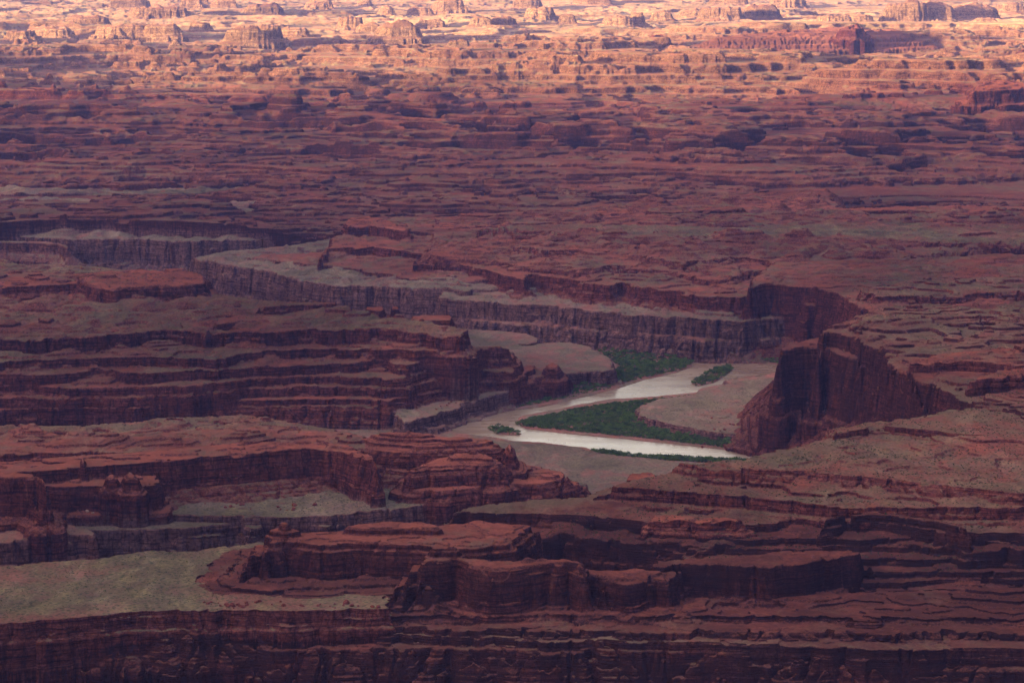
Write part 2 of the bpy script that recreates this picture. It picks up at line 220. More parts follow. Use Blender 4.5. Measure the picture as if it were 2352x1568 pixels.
for i, (a, b, yt, yb) in enumerate(DOM):
    zg = 118
    x, y = at((a+b)/2, yb, zg)
    d = math.hypot(x, y)
    _, ry, rz = ray((a+b)/2, yt)
    h = max(18, CAM_H+rz/ry*(y+60)-zg)
    h = min(h, 150)
    zt = zg+h
    xa, _ = at(a, yb, zg); xb, _ = at(b, yb, zg)
    w = (xb-xa)/2*1.2; dp = w*(.5+.4*((i*7) % 5)/5)
    cx = (xa+xb)/2; cy = y+60+dp
    r_ = random.Random(i)
    pts = []
    for q in range(10):
        t = q/10*2*math.pi
        m = .78+.3*r_.random()
        pts.append((cx+w*m*math.cos(t), cy+dp*m*math.sin(t)))
    lf('far', zt, 112, 'dome' if i % 3 else 'wall', .8, 3, 0., -1., None, world=pts, dome=70, cliff=.8)

def build_profile(p):
    z, zb, h = p['z'], p['zb'], p['z']-p['zb']
    if p['kind'] == 'wall':
        c = p.get('cliff', .75); r = p.get('round', 0)
        hc = h*c; ht = h-hc
        pr = [(-r*3-20, z+.6), (-r-1, z+.6 if r == 0 else z-.5)] + ([(-r*.4, z-r*.25)] if r else []) + [(.0, z-.3-r*.6)]
        n = max(2, int(hc/6))
        x = 0
        for i in range(1, n+1):
            x += hc/n*.13
            pr.append((x, z-hc*i/n))
            x += .35
            pr.append((x, z-hc*i/n-.15))
        x += ht*p.get('slope', 1.5); pr.append((x, zb))
    elif p['kind'] == 'steps':
        s = p.get('slope', 1.5)
        pr = [(-20, z+.6), (0, z+.2), (h*s*.5, z-h*.55), (h*s, zb)]
        x = h*s
    else:
        dm = p.get('dome', 9)
        pr = [(-dm*1.2, z+dm*.06), (-dm*.8, z), (-dm*.4, z-h*.10), (0, z-h*.30), (h*.10, z-h*.62), (h*.2, z-h*.85), (h*.55, zb)]
        x = h*.55
    pr.append((x+.8, zb-2)); pr.append((x+4, zb-200))
    p['pr'] = (np.array([a for a, b in pr], F32), np.array([b for a, b in pr], F32))
    p['reach'] = x+28
for p in L:
    p['wp'] = np.array(p['world'] if 'world' in p else [at(a, b, p['z']) for a, b in p['pts']], np.float64)
    p['far'] = p['wp'][:, 1].min() > 5200
    build_profile(p)

def sdf(x, y, P):
    best = np.full(x.shape, 1e12, F32); inside = np.zeros(x.shape, bool)
    n = len(P)
    for i in range(n):
        ax, ay = P[i]; bx, by = P[(i+1) % n]
        ex, ey = bx-ax, by-ay
        px = x-F32(ax); py = y-F32(ay)
        t = np.clip((px*F32(ex)+py*F32(ey))/F32(ex*ex+ey*ey+1e-9), 0, 1)
        dx = px-t*F32(ex); dy = py-t*F32(ey)
        best = np.minimum(best, dx*dx+dy*dy)
        if abs(ey) > 1e-9:
            c = ((y >= ay) != (y >= by)) & (x < F32(ax)+F32(ex/ey)*py)
            inside ^= c
    d = np.sqrt(best)
    return np.where(inside, -d, d)

# ------------------------------------------------------------------ water and thickets, photo pixels at z = 0
WATER = [[(1830,845),(1785,838),(1740,832),(1690,818),(1640,812),(1590,812),(1540,800),(1400,788),(1240,776),(1150,765),(1100,770),(1250,795),(1400,800),(1500,808),
          (1585,832),(1592,842),(1560,855),(1500,868),(1400,898),(1310,920),(1240,935),(1165,944),(1100,950),(1055,960),(1030,972),(1030,988),(1060,996),(1120,1002),(1180,1012),(1250,1016),
          (1345,1028),(1360,1034),(1450,1044),(1560,1054),(1700,1062),(1900,1085),(1900,1050),(1760,1045),(1700,1038),(1600,1026),(1450,1010),(1300,996),(1205,984),(1178,968),(1195,956),(1290,936),(1400,917),(1500,910),
          (1598,901),(1606,892),(1660,882),(1700,866),(1750,860),(1785,853),(1830,860)]]
FAR_THICKET = [(1240,773),(1330,782),(1480,792),(1560,800),(1588,818),(1594,833),(1570,850),(1500,866),(1400,888),(1310,908),(1240,924),(1168,938),(1160,932),(1230,905),(1290,895),(1370,882),(1412,868),(1418,840),(1370,805),(1330,788),(1240,780)]
BAR_THICKET = [(1182,974),(1222,962),(1290,948),(1400,930),(1500,921),(1560,916),(1590,909),(1560,920),(1490,928),(1458,944),(1466,958),(1510,976),(1600,996),(1700,1014),(1780,1018),(1830,1030),(1760,1040),(1640,1027),(1450,1006),(1300,992),(1205,982)]
ISLES = [[(1586,882),(1600,868),(1640,848),(1680,838),(1684,850),(1660,868),(1640,880),(1600,886)], [(1118,984),(1145,980),(1175,985),(1198,996),(1190,1000),(1140,997)]]
NEAR_BANK = [(1352,1036),(1400,1039),(1500,1047),(1600,1054),(1700,1057),(1740,1064),(1700,1068),(1600,1064),(1500,1061),(1400,1051)]
SMALL = [[(1165,938),(1230,924),(1310,906),(1400,882),(1420,868),(1440,876),(1405,893),(1310,915),(1240,930),(1170,941)], [(1600,800),(1680,800),(1690,812),(1640,809)], [(1690,815),(1740,816),(1790,830),(1785,838),(1740,831)], [(1500,790),(1600,798),(1590,806),(1500,798)]]
def wpoly(p, z=0): return np.array([at(a, b, z) for a, b in p])
WP = [wpoly(p) for p in WATER]; IP = [wpoly(p) for p in ISLES]; BT = wpoly(BAR_THICKET); FT = wpoly(FAR_THICKET)

# ------------------------------------------------------------------ the height field
def height(x, y):
    """x, y float32 arrays -> z, id, veg, tone"""
    d = np.hypot(x, y)
    n260 = perlin(x, y, 260, 1); n90 = perlin(x, y, 95, 2); n34 = perlin(x, y, 34, 3); n12 = perlin(x, y, 13, 4)
    near = d < 6500
    c0 = np.clip(1-np.abs(perlin(x*1.3, y*.6, 90, 17))*14, 0, 1)
    n5 = np.zeros_like(x); n5[near] = perlin(x[near], y[near], 5.0, 5)
    c1 = np.clip(1-np.abs(perlin(x, y, 42, 6))*7, 0, 1); c2 = np.clip(1-np.abs(perlin(x, y, 15, 7))*5, 0, 1)*near
    wob = 9*n260+6*n90
    wobh = 7*n34+4.2*n12+2.*n5+8*c1+5*c2+9*c0*c0
    k1 = perlin(x, y, 900, 8); k2 = perlin(x, y, 410, 9); k3 = perlin(x, y, 180, 10); k4 = perlin(x, y, 75, 11)
    fbm = k1+.55*k2+.32*k3+.16*k4+.08*n34
    ridged = 1-np.abs(k2+.5*k3+.2*k4)*2
    # ground under everything
    z = 1.1+.5*n34+.3*n12
    wd = np.full(x.shape, 1e6, F32)
    m = (d > 2900) & (d < 4600)
    if m.any():
        xm, ym = x[m], y[m]
        w = np.minimum.reduce([sdf(xm, ym, P) for P in WP])
        for P in IP: w = np.maximum(w, -sdf(xm, ym, P))
        w = w+3*n34[m]+1.2*n12[m]
        wd[m] = w
        z[m] = np.where(w < 4, np.minimum(z[m], -1.6+2.6*smooth(-4, 4, w)), z[m])
    near_lo = 12-2*n34
    z = np.where(d < 2800, near_lo, z)
    z = np.where((d > 4450), 10+2*n34, z)
    ident = np.zeros(x.shape, np.int16)
    veg = np.full(x.shape, .25, F32); tone = np.full(x.shape, .8, F32); stg = np.full(x.shape, .95, F32); dk = np.zeros(x.shape, F32); rf = np.where(d > 4400, .8, .3).astype(F32); mc = np.full(x.shape, .8, F32)
    # high country beyond the river
    zf = np.interp(d, [4200, 4700, 5600, 6600, 7400, 8200, 12000, 24000], [74, 84, 84, 72, 84, 114, 114, 118]).astype(F32)
    amp = np.interp(d, [4200, 4700, 5600, 6500, 8000, 12000, 16000, 24000], [3, 9, 34, 50, 36, 44, 36, 40]).astype(F32)
    hill = np.clip(fbm+.05, -.25, 1.2)
    kx = perlin(x*.55, y, 620, 14); kx2 = perlin(x*.6, y*1.1, 270, 15); kx3 = perlin(x*.7, y, 120, 16)
    hill = np.clip(kx*1.1+.55*kx2+.25*kx3+.12*k4+.06*n34+.02*n12+.05, -.45, 1.1)
    ff = np.interp(d, [5200, 7200], [1, .2]).astype(F32)
    amp = amp*np.interp(d, [5500, 8000], [1, 0]).astype(F32)+amp*np.interp(d, [5500, 8000], [0, 1]).astype(F32)*(.35+1.1*smooth(-.3, .5, perlin(x*.5, y, 1900, 18)))
    w1 = perlin(x*.5, y*.9, 1300, 19); w2 = perlin(x*.6, y, 520, 20); w3 = perlin(x*.8, y, 210, 21)
    bs = w1+.6*w2+.32*w3+.14*k4+.06*n34
    mes = 26*smooth(.02, .16, bs)+22*smooth(.30, .42, bs)+20*smooth(.55, .65, bs)-18*smooth(.30, .42, -bs)
    mes = (mes+14*w2+5*w3)*np.interp(d, [12000, 14000], [1, .45]).astype(F32)
    tf = np.interp(d, [6200, 7800], [0, 1]).astype(F32)
    cw = np.abs(perlin(x*.7, y*.8, 1500, 22)+.25*w3+.08*k4); cw2 = np.abs(perlin(x*.8, y, 640, 23)+.2*w3+.08*k4)
    can = 34*smooth(.10, .03, cw)+16*smooth(.12, .05, cw)+15*smooth(.11, .04, cw2)
    can = can*np.interp(d, [4700, 5400, 7200, 8200], [0, 1, 1, .35]).astype(F32)
    hill = hill*(1-tf); zf = zf+mes*tf-can
    zf = zf+amp*hill+amp*.10*k4*ff+(2.2*n34+1.2*n12)*ff
    # only beyond the far rim (a line well behind the gorge)
    rim = np.interp(x/d, [-.4, -.12, -.06, 0, .08, .11, .4], [5080, 5080, 4950, 4700, 4420, 4300, 4200]).astype(F32)+30*n90+40*n260
    mf = d > rim
    up = mf & (zf > z)
    z = np.where(up, zf, z); veg = np.where(up, .28, veg); tone = np.where(up, np.interp(d, [7500, 9000, 12400, 12900], [0, -.42, -.46, -.72]).astype(F32), tone); dk = np.where(up, np.interp(d, [4200, 7500, 8500], [.45, .55, 0]).astype(F32), dk)  # highland rock gets painted shade too, fading out where the sunlit country begins
    x0, x1, y0, y1 = x.min(), x.max(), y.min(), y.max()
    for i, p in enumerate(L):
        R = p['reach']+20*p['k']+24
        P = p['wp']
        b0, b1, b2, b3 = P[:, 0].min()-R, P[:, 0].max()+R, P[:, 1].min()-R, P[:, 1].max()+R
        if b0 > x1 or b1 < x0 or b2 > y1 or b3 < y0: continue
        m = (x > b0) & (x < b1) & (y > b2) & (y < b3)
        if not m.any(): continue
        xm, ym = x[m], y[m]
        kk = p['k']*(2 if p['far'] else 1)
        s = sdf(xm, ym, P)+wob[m]*F32(kk*.55)+wobh[m]*F32(.5*max(kk, .85 if p['k'] > .35 else .3)*(1.25 if p['kind'] == 'steps' else 1))*(n260[m]*0+(1.0 if not p['far'] else .6))
        zz = np.interp(s, p['pr'][0], p['pr'][1]).astype(F32)
        hh = p['z']-p['zb']
        if p['kind'] == 'wall' and hh > 10 and p['k'] > .32:
            sh = .25 if p.get('sheer') else 1.
            q = min(1.6, hh/30)*(2.5 if p['far'] else 1)
            for fr, nn, am, bi in ((.22, k4[m]*.7+n34[m]*.5, 9, -.12), (.45, n90[m]*.7+n34[m]*.6, 13, -.08), (.68, k4[m]*.5-n34[m]*.9, 12, .0), (.86, n34[m]+n12[m]*.6, 10, .1)):
                Lg = np.clip(nn+F32(bi), 0, 1)*F32(am*q*sh)+F32(.5)
                za = p['z']-fr*hh
                zz = np.maximum(zz, np.minimum(np.interp(s-Lg, p['pr'][0], p['pr'][1]).astype(F32), za-.12*np.maximum(s, 0)+.5*n12[m]))
        ins = smooth(-2, 40, -s)
        rg = p['rough']
        zz = zz+ins*rg*((5.5 if rg >= 1 and p['veg'] < .9 else 2.6)*np.clip(k4[m]+n34[m]*.7+.7*k3[m]+.05, -.3, 1.3)+.9*n12[m]*n34[m]+.35*n12[m])+(.45*n12[m]+.35*n5[m])*min(rg, 1)*(.3 if p['veg'] > .9 else 1)
        zm = z[m]
        b = zz > zm
        z[m] = np.where(b, zz, zm)
        ident[m] = np.where(b, i+1, ident[m]); stg[m] = np.where(b, p.get('st', .95), stg[m]); dk[m] = np.where(b, p.get('dark', 0), dk[m]); rf[m] = np.where(b, p.get('rf', min(p['rough'], 1.2) if p['rough'] > .75 else 0), rf[m]); mc[m] = np.where(b, p.get('mc', .8), mc[m])
        if p['kind'] == 'dome': fl = p['veg']
        else: fl = p['veg']
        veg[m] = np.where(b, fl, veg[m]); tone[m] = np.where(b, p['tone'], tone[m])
    zr = z+.5*n34+.25*n12+rf*(1.3*n34+.5*n12)
    zr = zr+1.5*k3
    zr = np.where((z > 4) & (d < 6500), zr+mc*np.clip(.55+1.1*k3+.8*n90, .0, 1)*(strata_micro(zr)-zr), zr)
    zs = np.where((d > 4500) & (ident == 0) | (d > 6000), strata_far(zr), strata(zr))
    stg = np.where((d > 8600), .92, stg)*np.clip(.95+.4*k2, .6, 1)
    st = np.where(z > 4, stg, 0)*np.where(tone < -.5, .35, 1)
    z = z+st*(zs-z)
    return z.astype(F32), ident, veg, tone, dk

# ------------------------------------------------------------------ terrain grid, denser where the ground is steep
NT = int(1500*Q); NRD = int(5200*Q**.5); NR = int(2300*Q)
TH = math.radians(11.2)
th = np.concatenate([-np.geomspace(math.radians(45), TH, 60)[:-1], np.linspace(-TH, TH, NT), np.geomspace(TH, math.radians(45), 60)[1:]])
R0, R1 = 1780., 24500.
rr = np.concatenate([np.exp(np.linspace(math.log(R0), math.log(9000), int(NRD*.8))), np.exp(np.linspace(math.log(9000), math.log(R1), int(NRD*.2)+1))[1:]])
NSEG = 110
seg = np.linspace(0, len(rr)-1, NSEG+1).astype(int)
def column_heights(ti):
    t = th[ti][:, None]
    X = (rr[None, :]*np.sin(t)).astype(F32); Y = (rr[None, :]*np.cos(t)).astype(F32)
    z, idn, veg, tone, dk = height(X, Y)
    dz = np.diff(z, axis=1); dr = np.diff(rr)[None, :]
    rm = rr[:-1][None, :]
    facing = dz*rm+(CAM_H-z[:, :-1])*dr
    vis = np.maximum(facing, 0)/(rm*rm)+.15*np.abs(dz)/rm+dr*60/(rm*rm)
    vis = vis*np.where(rm < 2050, .4, 1)*np.where(rm > 17800, .5, 1)
    return z, idn.astype(np.int16), veg.astype(F32), tone.astype(F32), vis.astype(F32), dk.astype(F32)
blocks = [np.arange(a, min(a+48, len(th))) for a in range(0, len(th), 48)]
log('landforms', len(L))
with ThreadPoolExecutor(4) as ex: res = list(ex.map(column_heights, blocks))
Zd, Id, Vd, Td, VIS, Dd = [np.concatenate([b[k] for b in res]) for k in range(6)]
del res
log('heights', Zd.shape)
# spread the rows: fixed number of rows per distance band, denser on steep ground inside each band
ker = np.hanning(15)[1:-1]; ker /= ker.sum()
VS = np.zeros_like(VIS); pad = np.pad(VIS, ((6, 6), (0, 0)), mode='edge')
for j, kv in enumerate(ker): VS += F32(kv)*pad[j:j+VIS.shape[0]]
del pad
VS = .35*VIS+.65*VS
segw = np.array([VIS[60:-60, seg[k]:seg[k+1]].sum(axis=1).mean()*.55+.45*np.percentile(VIS[60:-60, seg[k]:seg[k+1]].sum(axis=1), 92) for k in range(NSEG)])
cnts = np.maximum(4, (segw/segw.sum()*NR).astype(int))
NR = int(cnts.sum())+1
def remap(ti):
    out = []
    for i in ti:
        g = []
        for k in range(NSEG):
            v = VS[i, seg[k]:seg[k+1]]
            v = v+.35*v.mean()
            c = np.concatenate([[0], np.cumsum(v)])
            g.append(np.interp(np.arange(cnts[k])/cnts[k], c/c[-1], np.arange(len(c))+seg[k]))
        g.append([len(rr)-1.0]); g = np.concatenate(g)
        g0 = np.clip(g.astype(int), 0, len(rr)-2); f = g-g0
        gi = np.clip(np.rint(g).astype(int), 0, len(rr)-1)
        out.append(((rr[g0]*(1-f)+rr[g0+1]*f), Zd[i, g0]*(1-f)+Zd[i, g0+1]*f, Id[i, gi], Vd[i, g0]*(1-f)+Vd[i, g0+1]*f, Td[i, g0]*(1-f)+Td[i, g0+1]*f, Dd[i, gi]))
    return [np.stack([o[k] for o in out]) for k in range(6)]
with ThreadPoolExecutor(4) as ex: res = list(ex.map(remap, blocks))
Rg, Zg, Ig, Vg, Tg, Dg = [np.concatenate([b[k] for b in res]) for k in range(6)]
del res, VS, VIS, Zd, Vd, Td
log('grid', Rg.shape)
Xg = Rg*np.sin(th)[:, None]; Yg = Rg*np.cos(th)[:, None]
# hard and soft layers: push the steep faces in and out by elevation
def n1(z, s, seed):
    t = np.random.RandomState(seed).rand(4096)*2-1
    u = z/s+1000; i = np.floor(u).astype(int); f = u-i; f = f*f*(3-2*f)
    return t[i & 4095]*(1-f)+t[(i+1) & 4095]*f
dzr = np.gradient(Zg, axis=1)/np.maximum(np.gradient(Rg, axis=1), .02)
steep = smooth(.5, 1.6, np.abs(dzr))
bed = 1.3*n1(Zg, 3.1, 11)+.8*n1(Zg, 1.3, 12)+.9*n1(Zg, 7., 13)
patch = perlin(Xg.astype(F32), Yg.astype(F32), 60, 21)*.5+.7
fade = smooth(9000, 5000, Rg)
Rn = Rg+np.where(dzr > 0, -1, 1)*steep*bed*patch*fade*.9
Rg2 = np.maximum.accumulate(Rn, axis=1)*.35+Rn*.65
Xg = Rg2*np.sin(th)[:, None]; Yg = Rg2*np.cos(th)[:, None]
log('strata relief')

# ------------------------------------------------------------------ materials
def mat(name):
    m = bpy.data.materials.new(name); m.use_nodes = True
    nt = m.node_tree; nt.nodes.clear()
    return m, nt
class N:
    def __init__(s, nt): s.nt = nt
    def __call__(s, t, **kw):
        n = s.nt.nodes.new(t)
        for k, v in kw.items():
            if k == 'i':
                for a, b in v.items():
                    if hasattr(b, 'is_output') or isinstance(b, bpy.types.NodeSocket): s.nt.links.new(b, n.inputs[a])
                    else: n.inputs[a].default_value = b
            else: setattr(n, k, v)
        return n
    def math(s, op, a, b=None, c=None, clamp=False):
        n = s('ShaderNodeMath', operation=op, use_clamp=clamp)
        for j, v in enumerate((a, b, c)):
            if v is None: continue
            if isinstance(v, bpy.types.NodeSocket): s.nt.links.new(v, n.inputs[j])
            else: n.inputs[j].default_value = v
        return n.outputs[0]
    def mix(s, f, a, b, mode='MIX'):
        n = s('ShaderNodeMix', data_type='RGBA', blend_type=mode)
        for j, v in ((0, f), (6, a), (7, b)):
            if isinstance(v, bpy.types.NodeSocket): s.nt.links.new(v, n.inputs[j])
            else: n.inputs[j].default_value = v if j == 0 else (v[0], v[1], v[2], 1)
        return n.outputs[2]
    def noise(s, vec, scale=1, detail=4, rough=.55, dist=0):
        n = s('ShaderNodeTexNoise', i={'Vector': vec, 'Scale': scale, 'Detail': detail, 'Roughness': rough, 'Distortion': dist})
        return n.outputs[0]
    def vscale(s, vec, x, y, z):
        n = s('ShaderNodeVectorMath', operation='MULTIPLY'); s.nt.links.new(vec, n.inputs[0]); n.inputs[1].default_value = (x, y, z)
        return n.outputs[0]
    def ramp(s, f, stops, interp='LINEAR'):
        n = s('ShaderNodeValToRGB'); s.nt.links.new(f, n.inputs[0]); cr = n.color_ramp; cr.interpolation = interp
        while len(cr.elements) < len(stops): cr.elements.new(.5)
        for e, (p, c) in zip(cr.elements, stops): e.position = p; e.color = (c[0], c[1], c[2], 1) if not isinstance(c, float) else (c, c, c, 1)
        return n.outputs[0]
    def sstep(s, v, a, b):
        n = s('ShaderNodeMapRange', interpolation_type='SMOOTHSTEP'); s.nt.links.new(v, n.inputs[0])
        n.inputs[1].default_value = a; n.inputs[2].default_value = b
        return n.outputs[0]

def rock_material():
    m, nt = mat('layered_sandstone'); n = N(nt)
    g = n('ShaderNodeNewGeometry'); pos = g.outputs['Position']
    sep = n('ShaderNodeSeparateXYZ', i={0: g.outputs['Normal']}); nz = sep.outputs[2]
    av = n('ShaderNodeAttribute', attribute_name='veg').outputs['Fac']
    at_ = n('ShaderNodeAttribute', attribute_name='tone').outputs['Fac']
    # beds
    b1 = n.noise(n.vscale(pos, .0035, .0035, .16), 1, 3, .6)
    b2 = n.noise(n.vscale(pos, .010, .010, .75), 1, 4, .65)
    b3 = n.noise(n.vscale(pos, .05, .05, .05), 1, 5, .6)
    bb = n.math('ADD', n.math('MULTIPLY', b1, .5), n.math('MULTIPLY', b2, .5))
    red = n.ramp(bb, [(.30, (.036, .014, .013)), (.42, (.11, .032, .024)), (.49, (.22, .064, .040)), (.54, (.095, .028, .023)), (.60, (.22, .068, .045)), (.70, (.36, .14, .09))])
    buff = n.ramp(bb, [(.30, (.075, .045, .045)), (.44, (.19, .10, .085)), (.52, (.27, .145, .115)), (.60, (.17, .10, .095)), (.72, (.40, .25, .20))])
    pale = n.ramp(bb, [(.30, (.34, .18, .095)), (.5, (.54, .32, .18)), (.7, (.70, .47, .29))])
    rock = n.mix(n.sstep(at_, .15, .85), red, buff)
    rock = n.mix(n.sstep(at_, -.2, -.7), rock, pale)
    # desert varnish running down the faces
    vs = n.noise(n.vscale(pos, .11, .11, .006), 1, 4, .6)
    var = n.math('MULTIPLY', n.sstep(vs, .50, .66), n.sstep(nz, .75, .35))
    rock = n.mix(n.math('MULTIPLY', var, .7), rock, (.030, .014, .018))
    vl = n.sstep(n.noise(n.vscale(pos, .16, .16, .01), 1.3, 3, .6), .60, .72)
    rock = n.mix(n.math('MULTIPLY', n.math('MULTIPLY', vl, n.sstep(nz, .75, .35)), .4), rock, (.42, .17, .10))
    rock = n.mix(n.math('MULTIPLY', n.sstep(nz, .8, .4), .38), rock, (.055, .018, .02))  # steep faces darker overall: varnish and painted shade together
    rock = n.mix(.45, rock, n.ramp(b3, [(.3, .35), (.7, 1.45)]), 'MULTIPLY')
    stp = n.sstep(nz, .92, .6)
    f1 = n.ramp(n.noise(n.vscale(pos, .03, .03, .62), 1, 3, .6), [(.36, .28), (.46, 1.0), (.62, 1.1), (.7, 1.5)])
    rock = n.mix(n.math('MULTIPLY', stp, .8), rock, f1, 'MULTIPLY')
    f2 = n.ramp(n.noise(n.vscale(pos, .22, .22, .30), 1, 6, .72), [(.34, .35), (.5, 1.0), (.68, 1.6)])
    rock = n.mix(.85, rock, f2, 'MULTIPLY')
    ck = n('ShaderNodeTexVoronoi', feature='DISTANCE_TO_EDGE', i={'Vector': n('ShaderNodeVectorMath', operation='ADD', i={0: n.vscale(pos, .13, .13, .016), 1: n('ShaderNodeTexNoise', i={'Vector': pos, 'Scale': .06, 'Detail': 3}).outputs[1]}).outputs[0], 'Scale': 1.}).outputs['Distance']
    rock = n.mix(n.math('MULTIPLY', n.math('MULTIPLY', n.sstep(ck, .06, .01), stp), .5), rock, (.02, .008, .009))
    shade_amt = n('ShaderNodeAttribute', attribute_name='varnish_shade').outputs['Fac']  # darkens near walls and highland: shade put into the colour over rock varnish
    shade_pat = n.math('MULTIPLY', shade_amt, n.math('ADD', .55, n.math('MULTIPLY', n.sstep(n.noise(n.vscale(pos, .02, .02, .05), 1, 4, .6), .35, .6), .6)), clamp=True)
    rock = n.mix(n.math('MULTIPLY', shade_pat, n.math('ADD', .82, n.math('MULTIPLY', n.sstep(nz, .9, .6), .18))), rock, (.028, .014, .014))
    # soils on the flats
    s1 = n.noise(n.vscale(pos, .008, .008, .008), 1, 6, .62)
    s2 = n.noise(n.vscale(pos, .05, .02, .05), 1, 6, .7)
    s3 = n.noise(pos, .45, 3, .7)
    soil = n.ramp(s1, [(.33, (.15, .050, .035)), (.5, (.17, .078, .052)), (.62, (.13, .078, .050))])
    soilb = n.ramp(s1, [(.33, (.15, .098, .070)), (.5, (.19, .135, .095)), (.65, (.13, .098, .068))])
    soil = n.mix(n.sstep(at_, .15, .85), soil, soilb)
    soil = n.mix(n.sstep(at_, -.2, -.7), soil, (.42, .30, .17))
    gr = n.ramp(s2, [(.35, (.070, .058, .038)), (.5, (.115, .095, .052)), (.68, (.19, .155, .070))])
    gv = n.math('MULTIPLY', av, n.sstep(n.math('ADD', n.math('MULTIPLY', s1, .6), n.math('MULTIPLY', s2, .4)), .40, .58))
    soil = n.mix(n.math('MULTIPLY', gv, .8), soil, gr)
    vor = n('ShaderNodeTexVoronoi', i={'Vector': pos, 'Scale': .22}).outputs['Distance']
    dots = n.math('MULTIPLY', n.sstep(vor, .42, .22), n.math('ADD', n.math('MULTIPLY', av, .7), .08))
    soil = n.mix(dots, soil, (.045, .055, .028))
    wsh = n.noise(n.vscale(pos, .018, .007, .02), 1, 6, .7, 1.2)
    soil = n.mix(.75, soil, n.ramp(wsh, [(.36, .55), (.47, 1.0), (.52, .8), (.64, 1.35)]), 'MULTIPLY')
    soil = n.mix(.6, soil, n.ramp(s3, [(.25, .5), (.75, 1.5)]), 'MULTIPLY')
    big = n.ramp(n.noise(n.vscale(pos, .0016, .0022, .002), 1, 5, .6), [(.36, .62), (.5, 1.0), (.64, 1.25)])
    soil = n.mix(1., soil, big, 'MULTIPLY')
    rock = n.mix(n.math('MULTIPLY', n.sstep(nz, .84, .96), n.math('SUBTRACT', .5, n.math('MULTIPLY', shade_amt, .4))), rock, (.25, .082, .048))  # flat rock tops painted lighter, as light from above would make them
    rock = n.mix(1., rock, big, 'MULTIPLY')
    # which flats carry soil, which are bare slickrock
    sl = n.math('ADD', n.math('MULTIPLY', s2, .5), n.math('MULTIPLY', n.math('ADD', av, s1), .35))
    flat = n.math('MULTIPLY', n.sstep(nz, .80, .93), n.sstep(sl, .44, .60))
    tal = n.math('MULTIPLY', n.sstep(nz, .62, .80), n.math('MULTIPLY', n.sstep(nz, .985, .9), .65))
    talus = n.mix(n.sstep(s3, .40, .62), (.055, .024, .022), (.20, .075, .052))
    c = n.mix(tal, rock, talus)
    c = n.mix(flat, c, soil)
    c = n.mix(n.math('MULTIPLY', n.math('MULTIPLY', shade_pat, n.sstep(av, .5, .3)), .45), c, (.035, .018, .017))  # same painted shade carried over talus and bare ground
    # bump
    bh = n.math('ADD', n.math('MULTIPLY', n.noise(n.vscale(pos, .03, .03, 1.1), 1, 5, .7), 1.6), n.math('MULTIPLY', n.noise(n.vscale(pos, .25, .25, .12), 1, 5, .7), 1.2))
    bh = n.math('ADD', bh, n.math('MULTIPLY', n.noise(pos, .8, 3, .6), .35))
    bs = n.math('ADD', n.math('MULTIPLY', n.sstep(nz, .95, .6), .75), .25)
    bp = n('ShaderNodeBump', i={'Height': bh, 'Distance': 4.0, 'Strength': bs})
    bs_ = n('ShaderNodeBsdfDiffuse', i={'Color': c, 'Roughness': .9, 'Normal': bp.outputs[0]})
    o = n('ShaderNodeOutputMaterial'); nt.links.new(bs_.outputs[0], o.inputs[0])
    return m
ROCK = rock_material()

def simple_mat(name, stops, scale=.3, rough=.95, vec=(1, 1, 1), bump=0):
    m, nt = mat(name); n = N(nt)
    pos = n('ShaderNodeNewGeometry').outputs['Position']
    f = n.noise(n.vscale(pos, *vec), scale, 4, .65)
    c = n.ramp(f, stops)
    kw = {'Color': c, 'Roughness': rough}
    if bump: kw['Normal'] = n('ShaderNodeBump', i={'Height': f, 'Distance': bump, 'Strength': 1.}).outputs[0]
    b = n('ShaderNodeBsdfDiffuse', i=kw)
    o = n('ShaderNodeOutputMaterial'); nt.links.new(b.outputs[0], o.inputs[0])
    return m
LEAF = simple_mat('tamarisk_leaves', [(.32, (.026, .050, .020)), (.48, (.055, .100, .034)), (.6, (.095, .120, .048)), (.72, (.095, .17, .045))], .10)
LEAF2 = simple_mat('willow_leaves', [(.3, (.040, .085, .022)), (.5, (.09, .155, .038)), (.7, (.15, .22, .055))], .2)
TWIG = simple_mat('scrub_twigs', [(.3, (.02, .035, .018)), (.5, (.04, .055, .025)), (.7, (.08, .09, .04))], .5)
BARK = simple_mat('bark', [(.3, (.05, .035, .03)), (.7, (.12, .085, .07))], 3)
STONE = simple_mat('fallen_sandstone', [(.3, (.07, .022, .018)), (.5, (.15, .045, .034)), (.7, (.25, .085, .06))], .35, bump=.5)
STONE2 = simple_mat('pale_fallen_sandstone', [(.3, (.25, .15, .11)), (.6, (.42, .27, .2))], .5, bump=.4)

def setp(o, label=None, cat=None, group=None, kind=None):
    if label: o['label'] = label
    if cat: o['category'] = cat
    if group: o['group'] = group
    if kind: o['kind'] = kind
    return o
def mesh_np(name, V, Fq, m, smooth_=False, parent=None):
    me = bpy.data.meshes.new(name)
    k = Fq.shape[1]
    me.vertices.add(len(V)); me.vertices.foreach_set('co', np.ascontiguousarray(V, F32).ravel())
    me.loops.add(Fq.size); me.loops.foreach_set('vertex_index', np.ascontiguousarray(Fq, np.int32).ravel())
    me.polygons.add(len(Fq)); me.polygons.foreach_set('loop_start', np.arange(0, Fq.size, k, dtype=np.int32))
    me.polygons.foreach_set('loop_total', np.full(len(Fq), k, np.int32))
    if smooth_: me.polygons.foreach_set('use_smooth', np.ones(len(Fq), bool))
    me.update(calc_edges=True)
    if m: me.materials.append(m)
    o = bpy.data.objects.new(name, me); col.objects.link(o)
    if parent: o.parent = parent
    return o

